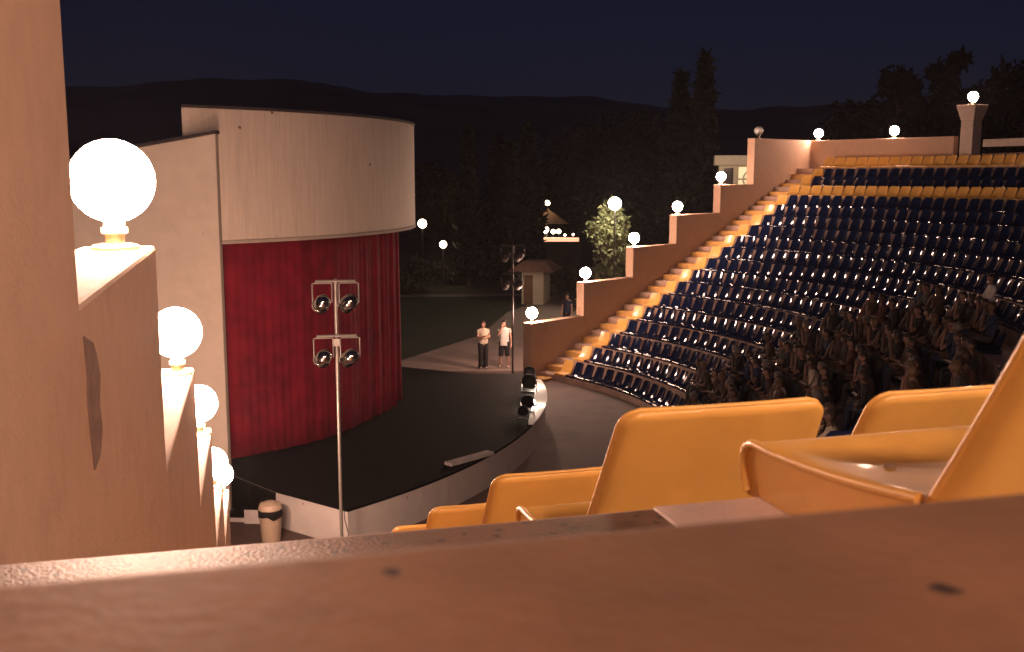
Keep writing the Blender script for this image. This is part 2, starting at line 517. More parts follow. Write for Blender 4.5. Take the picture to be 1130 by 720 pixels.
# ------------------------------------------------------------------ stage
DC = (CX - 4.45*cos(AX), CY - 4.45*sin(AX)); DR = 8.15
HA = R(41.7)
def dpol(r, a, z=0): return (DC[0]+r*cos(AX+a), DC[1]+r*sin(AX+a), z)
root = empty('stage_house', (*DC, GZ), 0, 'large curved white concrete canopy block over the red stage curtain', 'stage house')
def shift(mb): 
    mb.v = [(x-DC[0], y-DC[1], z-GZ) for x, y, z in mb.v]; return mb
mb = MB()
arc = [dpol(DR, -HA + 2*HA*i/96)[:2] for i in range(97)]
mb.prism(arc, -1.26, 1.30)
shift(mb).build('fascia', M['fascia'], root, bevel=.02, smooth=30)
mb = MB()
arc2 = [dpol(DR+.012, -HA + 2*HA*i/96)[:2] for i in range(97)]
mb.prism(arc2, -1.33, -1.262)
shift(mb).build('lower_trim', M['capital'], root, smooth=30)
mb = MB()
arc3 = [dpol(DR+.03, -HA + 2*HA*i/96)[:2] for i in range(97)]
mb.prism(arc3, 1.302, 1.35)
shift(mb).build('roof_edge', M['roofdark'], root, smooth=30)
mb = MB()
e0 = dpol(DR-.35, -HA); e1 = dpol(DR-.35, HA)
ux, uy = -cos(AX), -sin(AX)
mb.prism([e0[:2], e1[:2], (e1[0]+ux*.4, e1[1]+uy*.4), (e0[0]+ux*.4, e0[1]+uy*.4)], -7.0, -1.335)
shift(mb).build('rear_wall', M['wing'], root)

# curtain
mb = MB(); vs = []; fs = []
n = 560
a0, a1 = -R(40.5), R(40)
ph = [random.uniform(0, 6) for _ in range(6)]
for i in range(n+1):
    t = i/n; a = a0 + (a1-a0)*t
    amp = .012 + .058*max(0, min(1, (t-.40)*2.6))
    u = a*7.7
    for j in range(7):
        q = j/6
        w = amp*(.75+.5*q)*(sin(u*10 + 1.4*sin(u*2.1+ph[0]) + .25*q*sin(u*3+ph[3])) + .45*sin(u*29+ph[1]+2*sin(u*1.7)) ) + .05*sin(u*1.6+ph[2])
        vs.append(dpol(7.66 + w, a, -1.34 - 4.52*q))
for i in range(n):
    for j in range(6):
        fs.append((i*7+j, (i+1)*7+j, (i+1)*7+j+1, i*7+j+1))
mb.add(vs, fs)
o = mb.build('stage_curtain', M['curtain'], smooth=80)
o.modifiers.new('thick', 'SOLIDIFY').thickness = .012
tag(o, 'dark red velvet stage curtain hanging in folds below the white canopy', 'curtain')

# wing wall at left of curtain
mb = MB()
W0 = Vector((-5.63, 19.72)); W1 = Vector((-11.6, 19.1))
d = (W1-W0).normalized(); nn = Vector((-d.y, d.x))
if nn.y > 0: nn = -nn
def wingz(t): return .80 - .185*t
for_t = (W1-W0).length
vs = []
for (P, t) in ((W0, 0), (W1, for_t)):
    for off in (0, -.3):
        for z in (-7, wingz(t)):
            q = P + nn*off
            vs.append((q.x, q.y, z))
mb.add(vs, [(0,1,5,4),(2,6,7,3),(0,2,3,1),(4,5,7,6),(1,3,7,5),(0,4,6,2)])
root = empty('wing_wall', (-5.63,19.72,-7), 0, 'plain white wall left of the red curtain with sloping top', 'wall')
def shiftv(mb, o):
    mb.v = [(x-o[0], y-o[1], z-o[2]) for x, y, z in mb.v]; return mb
shiftv(mb, root.location).build('wall_slab', M['wing'], root, bevel=.015)
mb = MB()
vs = []
for (P, t) in ((W0 - d*.03, -.03), (W1, for_t)):
    for off in (.03, -.33):
        for z in (wingz(t)+.003, wingz(t)+.06):
            q = P + nn*off
            vs.append((q.x, q.y, z))
mb.add(vs, [(0,1,5,4),(2,6,7,3),(0,2,3,1),(4,5,7,6),(1,3,7,5),(0,4,6,2)])
shiftv(mb, root.location).build('coping', M['roofdark'], root)

# stage platform
SZ = -5.9
front = []
Rf = 14.5
for i in range(41):
    p = -6.63 + 13.26*i/40
    s = 7.05 - (Rf - math.sqrt(Rf*Rf - p*p))
    front.append(loc(s, p))
A_ = (-4.49, 18.78)
rearL = loc(1.2, -6.3); rearR = loc(1.2, 6.6); AR = loc(3.65, 6.1)
poly = front + [AR, rearR, loc(-2.8, 6.0), loc(-2.8, -5.0), (-6.2, 20.6), (-5.77, 20.06), A_]
root = empty('stage_platform', (*loc(3, 0), GZ), 0, 'black topped curved stage platform with whitewashed front', 'stage')
mb = MB(); mb.prism(poly, GZ-.3, SZ-.052)
shiftv(mb, root.location).build('stage_wall', M['stagewall'], root, smooth=25)
mb = MB(); mb.prism(poly, SZ-.05, SZ)
shiftv(mb, root.location).build('stage_floor', M['stagefloor'], root, smooth=25)
# white lip along the front edge
mb = MB()
lip = []
for i in range(21, 38):
    p = -6.63 + 13.26*i/40
    s = 7.05 - (Rf - math.sqrt(Rf*Rf - p*p))
    lip.append((s, p))
def lw(p): return .34*max(0, sin(pi*max(0, min(1, (p-.15)/5.7))))**.5
po = [loc(s+.05, p) for s, p in lip] + [loc(s+.03-lw(p), p) for s, p in lip[::-1]]
mb.prism(po, SZ+.003, SZ+.035)
shiftv(mb, root.location).build('front_lip', mat('white_edge_paint', (.8,.77,.72), .6, .05), root, smooth=25)

# black side panel and steps at the left end
mb = MB()
mb.prism([(-4.505,18.765),(-4.47,18.80),(-5.75,20.09),(-5.79,20.05)], GZ+.001, SZ-.055)
shiftv(mb, root.location).build('side_panel', M['stagefloor'], root)
st = empty('stage_steps', (-4.9, 18.9, GZ), 0, 'short flight of black topped white steps at the left end of the stage', 'steps')
for i, (xa, xb, z) in enumerate(((-4.80,-4.523,-6.12),(-5.15,-4.803,-6.31),(-5.47,-5.153,-6.50))):
    y0 = 18.74 + .10*(i+1); y1 = y0 + .55
    mb = MB(); mb.prism([(xa,y0),(xb,y0-.02),(xb,y1),(xa,y1)], GZ+.001, z-.03); shiftv(mb, st.location).build('step_block', M['stagewall'], st)
    mb = MB(); mb.prism([(xa-.01,y0-.01),(xb,y0-.03),(xb,y1),(xa-.01,y1)], z-.029, z); shiftv(mb, st.location).build('tread', M['stagefloor'], st)

# footlights on the far front edge
def footlight(P, rz, sc, label):
    r = empty('footlight', P, rz, label, 'stage light', 'footlights on the stage front edge')
    b = MB(); b.lathe([(.02,0),(.15,.02),(.19,.10),(.20,.2),(.17,.3),(.10,.36),(.01,.37)], 18, 0, Matrix.Scale(sc,4) @ Matrix.Translation((0,0,.13)) ); b.build('housing', M['black'], r, smooth=50)
    y = MB(); y.box((-.22*sc,-.03,0),(-.20*sc,.03,.32*sc)); y.box((.20*sc,-.03,0),(.22*sc,.03,.32*sc)); y.box((-.199*sc,-.03,0),(.199*sc,.03,.02)); y.build('yoke', M['steel_dark'], r)
def edge_s(p): return 7.05 - (Rf - math.sqrt(Rf*Rf - p*p))
for (ds, p, sc, lb) in ((.34,5.3,.85,'black footlight at the far end of the bright stage edge'),
                       (.46,3.95,1.0,'largest black footlight in the bright patch of the stage edge'),
                       (.34,1.55,.82,'black footlight nearer the board, in front of the bright edge'),
                       (.30,.75,.65,'smallest black footlight nearest the pale board')):
    x, y = loc(edge_s(p)-ds, p); footlight((x, y, SZ+(.036 if ds < .42 else .003)), AX, sc, lb)
def worklight(ds, p, label, st):
    x, y = loc(edge_s(p)-ds, p)
    r_ = empty('stage_worklight', (x, y, SZ+.037), AX, label, 'stage light', 'work lamps on the stage edge')
    b = MB(); b.box((-.07,-.07,0),(.07,.07,.03)); b.build('stand', M['black'], r_)
    b = MB(); b.sphere((0,0,.075), .045, 16, 10); b.build('bulb', emit('work_bulb', (1,.80,.62), st), r_, smooth=180)
worklight(.30, 4.55, 'small bright work lamp behind the largest footlight', 260)
worklight(.26, 2.25, 'small bright work lamp behind the nearer footlights', 260)
# pale board lying on the stage edge
mb = MB()
x0, y0 = -1.32, 20.42
v = Vector((.82, .86)).normalized()
mb.box((0,-.11,0),(1.25,.11,.07), 0, Matrix.Translation((x0,y0,SZ+.002)) @ Matrix.Rotation(atan2(v.y,v.x),4,'Z'))
tag(mb.build('wooden_board', M['plank'], bevel=.01), 'pale board lying flat on the black stage near its front edge', 'board')

# ------------------------------------------------------------------ lighting masts
def mast(P, h, rz, dark, label):
    m1 = M['steel_dark'] if dark else M['steel']; m2 = M['steel_dark'] if dark else M['chrome']
    root = empty('lighting_mast', P, rz, label, 'lighting mast')
    b = MB(); b.tube([(0,0,0),(0,0,h)], .030, 12); b.build('pole', m1, root, smooth=40)
    b = MB(); b.lathe([(.16,0),(.16,.02),(.05,.025)], 16); b.build('base_plate', m1, root, smooth=40)
    for zc in (h-.03, h-.95):
        b = MB(); b.tube([(-.33,-.05,zc),(.33,-.05,zc)], .022, 8); b.build('crossbar', m1, root, smooth=40)
        for sx in (-1, 1):
            sp = obj('spotlight', None) if False else None
            c = MB()
            Mx = Matrix.Translation((sx*.22,-.05,zc-.36)) @ Matrix.Rotation(R(28 + 8*sx),4,'Z') @ Matrix.Rotation(R(-118),4,'X') @ Matrix.Scale(.88,4)
            c.lathe([(.001,-.175),(.05,-.17),(.095,-.145),(.13,-.10),(.147,-.04),(.150,.06),(.150,.10),(.162,.105),(.162,.16),(.150,.163),(.146,.10)], 28, 0, Mx, cap=False)
            s_ = c.build('spotlight', m2, root, smooth=50)
            l = MB(); l.lathe([(.001,.085),(.08,.095),(.139,.10),(.139,.098)], 20, 0, Mx, cap=False); l.build('lens', M['lens'], s_, smooth=50)
            y = MB()
            y.tube([(sx*.22-.16,-.05,zc-.36),(sx*.22-.16,-.05,zc-.046),(sx*.22-.14,-.05,zc-.034),(sx*.22+.14,-.05,zc-.034),(sx*.22+.16,-.05,zc-.046),(sx*.22+.16,-.05,zc-.36)], .012, 8)
            y.build('yoke', m1, s_)
    if not dark:
        b = MB(); b.box((-.05,-.09,h-1.12),(.05,-.036,h-1.0)); b.build('clamp', m1, root)
        b = MB(); b.tube([(.05,0,1.0),(.06,.01,.75),(.12,0,.5),(.05,0,.3),(.08,0,.02)], .008, 6); b.build('cable', M['black'], root)
    return root
mast((-2.94, 16.95, GZ), 4.93, R(10), False, 'tall pale steel mast with four chrome spotlights before the stage corner')
mast((.02, 33.15, GZ), 4.45, R(-5), True, 'dark far mast with four spotlights beside the end of the parapet')

# trash can
root = empty('trash_can', (-4.42, 18.02, GZ), 0, 'beige round trash can with black liner by the stage steps', 'trash can')
b = MB(); b.lathe([(.17,0),(.175,.01),(.205,.56),(.21,.57)], 28, cap=False); b.lathe([(.001,.005),(.17,0.004)], 28, cap=False); b.build('bin_body', M['bin'], root, smooth=40)
b = MB()
prof = []
vs=[];fs=[]
for j in range(28):
    t = 2*pi*j/28
    wob = .03*sin(3*t+1)+.015*sin(7*t)
    vs += [((.216)*cos(t),(.216)*sin(t),.47+wob),((.222)*cos(t),(.222)*sin(t),.575),((.19)*cos(t),(.19)*sin(t),.60),((.17)*cos(t),(.17)*sin(t),.30)]
for j in range(28):
    k=(j+1)%28
    for q in range(3): fs.append((4*j+q,4*k+q,4*k+q+1,4*j+q+1))
b.add(vs,fs); b.build('bin_liner', M['black'], root, smooth=60)
b = MB(); b.lathe([(.205,.60),(.215,.62),(.19,.70),(.10,.745),(.001,.755)], 28); b.build('lid', M['bin'], root, smooth=40)

# ------------------------------------------------------------------ seats
def wf(t): return .222 - .024*t
def back_surface(nx, nz, th=.016, hz=.42, hol=.012, foot=.02):
    """rounded-corner back panel; front face towards -y; returns verts,faces closed shell"""
    front = []; rear = []
    for j in range(nz+1):
        t = j/nz
        z = .07 + (hz-.07)*t
        w = wf(t)
        rc = .034
        dz = hz - z
        if dz < rc: w -= rc - math.sqrt(max(0, rc*rc - (rc-dz)**2))
        y0 = -.03 + .155*t + .012*t*t
        for i in range(nx+1):
            s = -1 + 2*i/nx
            x = w*s
            curve = -hol*(s*s)*(1-.3*t)
            front.append((x, y0 + curve - foot*(1-t)**3, z)); 
            edge = max(0, (abs(s)-.9)/.1)
            top = max(0, (t-.95)/.05)
            tt = th*(1 - .5*max(edge, top)**2)
            rear.append((x, y0 + curve + tt + .012, z))
    n = (nx+1)*(nz+1)
    vs = front + rear; fs = []
    def q(i, j): return j*(nx+1)+i
    for j in range(nz):
        for i in range(nx):
            fs.append((q(i,j), q(i+1,j), q(i+1,j+1), q(i,j+1)))
            fs.append((n+q(i,j), n+q(i,j+1), n+q(i+1,j+1), n+q(i+1,j)))
    for j in range(nz):
        fs.append((q(0,j), q(0,j+1), n+q(0,j+1), n+q(0,j))); fs.append((q(nx,j+1), q(nx,j), n+q(nx,j), n+q(nx,j+1)))
    for i in range(nx):
        fs.append((q(i,nz), q(i+1,nz), n+q(i+1,nz), n+q(i,nz))); fs.append((q(i+1,0), q(i,0), n+q(i,0), n+q(i+1,0)))
    return vs, fs
def pan_z(y):
    # y from -.42 (front) to 0 (junction)
    t = (y + .42)/.42
    return .078 + .040*t - .008*sin(pi*t)
def pan_surface(nx, ny):
    vs = []; fs = []
    # cross profile around front: rows from front-bottom, up over lip, back to junction
    prof = [(-.408, 0), (-.417, .03), (-.420, .052)]
    for i in range(1, 5):
        a = pi/2*i/4
        prof.append((-.420 + .03*(1-cos(a)), .052 + .028*sin(a)))
    for i in range(1, ny+1):
        y = -.39 + .40*i/ny
        prof.append((y, pan_z(y)))
    for y, z in prof:
        for i in range(nx+1):
            s = -1 + 2*i/nx
            w = .222
            dish = -.018*(1-s*s)*max(0, min(1, (y+.40)/.08)) 
            rnd = -.010*max(0,(abs(s)-.88)/.12)**2 if y > -.39 else 0
            vs.append((w*s, y, z + dish + rnd))
    m = len(prof)
    for j in range(m-1):
        for i in range(nx):
            a = j*(nx+1)+i
            fs.append((a, a+1, a+nx+2, a+nx+1))
    # side skirts
    for side in (0, nx):
        b = len(vs)
        ids = [j*(nx+1)+side for j in range(m)]
        for j in range(m):
            x, y, z = vs[ids[j]]
            vs.append((x*.985, y if j else y, 0))
        for j in range(m-1):
            f = (ids[j], ids[j+1], b+j+1, b+j)
            fs.append(f if side else f[::-1])
    return vs, fs
def rim_path(side):
    w = .222*side
    pts = [(w, -.408, .006), (w, -.418, .03), (w, -.421, .052)]
    for i in range(1, 5):
        a = pi/2*i/4
        pts.append((w, -.421 + .03*(1-cos(a)), .052 + .026*sin(a)))
    for i in range(1, 9):
        y = -.391 + .345*i/8
        pts.append((w, y, pan_z(y) - .004))
    return pts
def rim_back():
    pts = []
    nz = 64
    L_ = []
    for j in range(nz+1):
        t = .13 + .87*j/nz
        z = .07 + .35*t; w = wf(t); rc = .034; dz = .42 - z
        if dz < rc: w -= rc - math.sqrt(max(0, rc*rc - (rc-dz)**2))
        y = -.03 + .155*t + .012*t*t - .012*(1-.3*t) - .02*(1-t)**3 + .006
        L_.append((w, y, z))
    Rr = [(-x, y, z) for x, y, z in L_[::-1]]
    top = []
    x0 = L_[-1][0]
    for i in range(1, 8):
        s = 1 - 2*i/8
        t = 1
        top.append((x0*s, -.03+.155+.012 - .012*(s*s)*.7 + .006, .42))
    return L_ + top + Rr
def near_seat():
    root = empty('yellow_seat')
    b = MB(); b.add(*pan_surface(24, 14)); p = b.build('seat_pan', M['yellow'], root, smooth=50)
    for sd in (-1, 1):
        b = MB(); b.tube(rim_path(sd), .0070, 8); b.build('rolled_edge', M['yellow_rim'], p, smooth=60)
    for xx in (-.1, .1):
        b = MB(); b.lathe([(.008,-.004),(.008,.002),(.004,.005),(.001,.0055)], 12, 0, Matrix.Translation((xx,-.26,pan_z(-.26)-.014)))
        b.build('bolt', M['bolt'], p, smooth=40)
    b = MB(); b.add(*back_surface(30, 90)); bk = b.build('backrest', M['yellow'], root, smooth=70)
    b = MB(); b.tube(rim_back(), .0045, 8); b.build('rolled_edge', M['yellow_rim'], bk, smooth=60)
    return root
def far_mesh(name, m, sx=.9):
    b = MB(); v, f = back_surface(8, 9, hz=.45, hol=.05, foot=.085); b.add([(x*sx, .0 + y*.72, z) for x, y, z in v], f)
    v, f = pan_surface(6, 4); b.add([(x*sx, y*.92, z) for x, y, z in v], f)
    me = b.mesh(name, 55); me.materials.append(m)
    return me
blue_me = far_mesh('blue_seat', M['blue'])
yel_me = far_mesh('yellow_seat_far', M['yellow'], 1.06)
NS = near_seat(); ns_used = [False]

ROWN = {1:'front row', 2:'second row', 3:'third row', 4:'fourth row', 5:'fifth row', 6:'sixth row', 7:'seventh row', 8:'eighth row', 9:'ninth row', 10:'tenth row',
        11:'eleventh row', 12:'twelfth row', 13:'thirteenth row', 14:'fourteenth row', 15:'fifteenth row', 16:'yellow cross row', 17:'third row from the top', 18:'second row from the top', 19:'top row'}
SP = .5
seats = []          # (k, side, idx, angle, pos)
for k in range(1, NR+1):
    r = rr(k)
    half = PH*r - .45
    n = int(half/SP)
    for side in (1, -1):
        off = .083 if (k == 17 and side < 0) else 0
        for i in range(n):
            a = AX + side*(PH - (off + .25 + SP*i)/r)
            seats.append((k, side, i, a, pol(r, a, zz(k))))

def hidden(x, y, d):
    if x < -40 or x > 1170 or y > 760 or y < 100: return True
    if d > 5:
        if x > 655 and y > 447 - (x-660)*.095 + 12 and not (905 < x < 935 and y < 490): return True
        if x < 660 and y > 470: return True
        if x > 1045 and y > 540 - (x-1045)*3.17: return True
    return False

# audience zone
def in_crowd(x, y):
    if x < 765 or x > 1115 or y > 485: return 0
    topline = [(765,408),(800,402),(850,388),(890,366),(930,350),(1000,334),(1060,324),(1115,312)]
    for (a, b), (c, e) in zip(topline, topline[1:]):
        if a <= x <= c:
            yt = b + (e-b)*(x-a)/(c-a)
            if y < yt: return 0
            return .9 if y > yt + 22 else .6
    return 0

crowd_spots = []; blue_c = []; blue_rest = []; yel = []
for (k, side, i, a, P) in seats:
    yellow = (i == 0) or k in (16, 19)
    hx, hy, hd = px((P.x, P.y, P.z + .75))
    sx, sy, sd = px((P.x, P.y, P.z + .38))
    if side < 0 and k >= 18: 
        if k == 18 and i > 3 : pass
        continue
    if yellow:
        yel.append((k, side, i, a, P, sx, sy, sd)); continue
    h = hidden(sx, sy, sd)
    pc = in_crowd(hx, hy + 8)
    if pc and hd > 11 and not hidden(hx, hy, hd) and random.random() < pc: crowd_spots.append((k, side, i, a, P))
    if h: blue_rest.append((a, P, sd))
    else: blue_c.append((sd, k, side, i, a, P))
blue_c.sort(key=lambda t: t[0])
for (sd, k, side, i, a, P) in blue_c[300:]: blue_rest.append((a, P, sd))
print('visible blue', len(blue_c), 'yellow', len(yel), 'crowd', len(crowd_spots))
for (sd, k, side, i, a, P) in blue_c[:300]:
    o = bpy.data.objects.new('blue_seat', blue_me); COL.objects.link(o)
    o.location = P; o.rotation_euler = (0, 0, a - pi/2 + random.uniform(-.02,.02))
    tag(o, 'glossy dark blue plastic seat in the %s of the curved seating' % ROWN[k] if k in (16,17,18,19) else 'glossy dark blue plastic seat in the front row at the orchestra edge' if k == 1 else 'glossy dark blue plastic seat in the %s up from the orchestra floor' % ROWN[k], 'seat', 'blue seats in the %s' % ROWN[k])
b = MB()
vv = [tuple(v.co) for v in blue_me.vertices]; ff = [tuple(p.vertices) for p in blue_me.polygons]
for (a, P, sd) in blue_rest:
    b.add(vv, ff, 0, Matrix.Translation(P) @ Matrix.Rotation(a - pi/2, 4, 'Z'))
me = bpy.data.meshes.new('blue_seats_beyond'); me.from_pydata(b.v, [], b.f); smooth_by_angle(me, 55)
tag(obj('blue_seats_beyond', me, M['blue']), 'mass of small dark blue seats filling the upper and rear rows', 'seats', kind='stuff')
for (k, side, i, a, P, sx, sy, sd) in yel:
    near = side < 0 and sd < 9 and (k >= 11 and (i == 0 or (k == 16 and i < 4)))
    if near:
        if not ns_used[0]: o = NS; ns_used[0] = True
        else: o = copy_tree(NS)
    else:
        o = bpy.data.objects.new('yellow_seat', yel_me); COL.objects.link(o)
    o.location = P; o.rotation_euler = (0, 0, a - pi/2 + (random.uniform(-.015,.015) if not near else 0))
    if near:
        if k == 17: lb = 'nearest yellow seat seen from its side at the right edge'
        elif k == 16: lb = ['large yellow seat seen from behind in the middle foreground', 'yellow seat seen from behind, half covered by the nearest seat', 'yellow seat in the cross row, right of the half covered one', 'fourth yellow seat of the near end of the cross row'][i]
        else: lb = {15:'yellow seat back just left of and below the large one', 14:'smaller yellow seat back, second down from the large one', 13:'small yellow seat back low at lower centre', 12:'tiny yellow corner of a seat leftmost above the ledge', 11:'yellow end seat farthest down the near aisle'}[k]
        tag(o, lb, 'seat', 'yellow seats by the near aisle')
    elif k == 16: tag(o, 'yellow seat in the yellow cross row between the blue rows', 'seat', 'yellow seats in the cross row')
    elif k == 19: tag(o, 'yellow seat in the top row along the rear wall', 'seat', 'yellow seats in the top row')
    elif side > 0: tag(o, 'yellow end seat of the %s, beside the far aisle stairs' % ROWN[k], 'seat', 'yellow end seats by the far aisle')
    else: tag(o, 'yellow end seat of the %s, beside the near aisle' % ROWN[k], 'seat', 'yellow end seats by the near aisle')

# pale screed patch on the tier beside the nearest seat
o = slab('concrete_patch', 25.034, 25.50, -.4425, .02, AX-PH-.0020, AX-PH+.0052, M['patch'], 6, .004)
tag(o, 'pale square patch of concrete on the tier left of the nearest seat', 'patch')

# ------------------------------------------------------------------ people
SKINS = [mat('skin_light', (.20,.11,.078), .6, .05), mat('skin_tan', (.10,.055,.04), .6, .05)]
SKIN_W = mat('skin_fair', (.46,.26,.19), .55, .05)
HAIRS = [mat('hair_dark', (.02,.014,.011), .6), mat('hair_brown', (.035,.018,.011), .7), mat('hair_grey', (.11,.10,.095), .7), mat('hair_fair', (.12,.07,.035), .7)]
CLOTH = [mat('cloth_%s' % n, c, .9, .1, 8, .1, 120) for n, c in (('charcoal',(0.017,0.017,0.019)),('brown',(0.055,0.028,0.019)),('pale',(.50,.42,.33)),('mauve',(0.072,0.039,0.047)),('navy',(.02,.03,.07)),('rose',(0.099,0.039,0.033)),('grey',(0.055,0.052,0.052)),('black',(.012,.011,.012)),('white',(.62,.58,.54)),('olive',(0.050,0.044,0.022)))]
def skin_mesh(name, J, E, root=0, sub=1):
    me = bpy.data.meshes.new(name+'_base')
    names = list(J); idx = {n: i for i, n in enumerate(names)}
    me.from_pydata([J[n][0] for n in names], [(idx[a], idx[b]) for a, b in E], [])
    o = bpy.data.objects.new(name+'_tmp', me); COL.objects.link(o)
    o.modifiers.new('skin', 'SKIN')
    if not me.skin_vertices: 
        with bpy.context.temp_override(object=o, active_object=o): bpy.ops.mesh.customdata_skin_add()
    for n in names:
        r = J[n][1]; r = r if isinstance(r, tuple) else (r, r)
        d = me.skin_vertices[0].data[idx[n]]; d.radius = r; d.use_root = (idx[n] == root)
    o.modifiers.new('sub', 'SUBSURF').levels = sub; o.modifiers['sub'].render_levels = sub
    dg = bpy.context.evaluated_depsgraph_get(); dg.update()
    out = bpy.data.meshes.new_from_object(o.evaluated_get(dg)); out.name = name
    bpy.data.objects.remove(o); bpy.data.meshes.remove(me)
    out.polygons.foreach_set('use_smooth', [True]*len(out.polygons))
    out.materials.clear()
    return out
def head_parts(J, E, hx, hy, hz, turn=0, s=1.0):
    """head chain from 'neck'; hz = centre of the head"""
    ct, st = cos(turn), sin(turn)
    def h(x, y, z): return (hx + x*ct - y*st, hy + x*st + y*ct, hz + z)
    J['jaw'] = (h(0,.012*s,-.055*s), (.058*s,.056*s)); J['skull'] = (h(0,0,.01*s), (.076*s,.086*s)); J['crown'] = (h(0,-.008*s,.085*s), (.052*s,.062*s))
    E += [('neck','jaw'),('jaw','skull'),('skull','crown')]
    J['nose'] = (h(0,.104*s,-.012*s), .011*s); E.append(('skull','nose'))
    for sx, n in ((-1,'earl'),(1,'earr')):
        J[n] = (h(.083*sx*s,-.005*s,-.005*s), (.010*s,.018*s)); E.append(('skull', n))
def hair_mb(hx, hy, hz, turn=0, s=1.0, long=False):
    b = MB(); Mx = Matrix.Translation((hx,hy,hz)) @ Matrix.Rotation(turn,4,'Z')
    vs=[];fs=[];n=18;m=10
    for i in range(m+1):
        th = (pi*.62 if not long else pi*.9)*i/m
        for j in range(n):
            ph_ = 2*pi*j/n
            y = sin(ph_); lim = 1.0
            x_, y_, z_ = sin(th)*cos(ph_), sin(th)*y, cos(th)
            # hairline: lift at the face side
            if y > .25 and z_ < .42: z_ = .42 + (z_-.42)*.05; y_ = y_*.9
            rr_ = 1 + .05*sin(5*ph_+i)
            vs.append((x_*.094*s*rr_, (y_*.104-.012)*s*rr_, (z_*.118+.018)*s))
    for i in range(m):
        for j in range(n):
            k=(j+1)%n; fs.append((i*n+j,i*n+k,(i+1)*n+k,(i+1)*n+j))
    b.add(vs,fs,0,Mx); return b
def face_bits(root_mesh_parent, hx, hy, hz, turn, s=1.0):
    Mx = Matrix.Translation((hx,hy,hz)) @ Matrix.Rotation(turn,4,'Z')
    b = MB()
    for sx in (-1,1):
        b.lathe([(.001,-.006),(.011,-.004),(.011,.004),(.001,.006)], 10, 0, Mx @ Matrix.Translation((sx*.031*s,.078*s,.012*s)) @ Matrix.Rotation(pi/2,4,'X'))
    b.build('eyes', HAIRS[0], root_mesh_parent, smooth=60)
    b = MB(); b.box((-.022*s,.070*s,-.058*s),(.022*s,.082*s,-.048*s),0,Mx); b.build('mouth', CLOTH[5], root_mesh_parent)
def fingers(J, E, hand, d, side, up=(0,0,1), curl=.35, s=1.0):
    """five short bent chains from a palm joint"""
    hp = Vector(J[hand][0]); d = Vector(d).normalized(); up = Vector(up); a = d.cross(up).normalized(); u = a.cross(d).normalized()
    for q, (sp, ln) in enumerate(((-.030,.060),(-.010,.072),(.010,.068),(.029,.052))):
        m1 = hp + d*.045*s + a*sp*s; m2 = m1 + (d*cos(curl) - u*sin(curl))*ln*.55*s; m3 = m2 + (d*cos(2*curl) - u*sin(2*curl))*ln*.5*s
        for nm, p, r in (('k%d'%q, m1, .010),('m%d'%q, m2, .0085),('t%d'%q, m3, .007)): J[hand+nm] = (tuple(p), r*s)
        E += [(hand, hand+'k%d'%q),(hand+'k%d'%q, hand+'m%d'%q),(hand+'m%d'%q, hand+'t%d'%q)]
    t1 = hp + a*(-.036*side)*s + d*.012*s - u*.01; t2 = t1 + (d*.8 + a*(-.5*side)).normalized()*.04*s
    J[hand+'th1'] = (tuple(t1), .011*s); J[hand+'th2'] = (tuple(t2), .0085*s); E += [(hand, hand+'th1'),(hand+'th1', hand+'th2')]

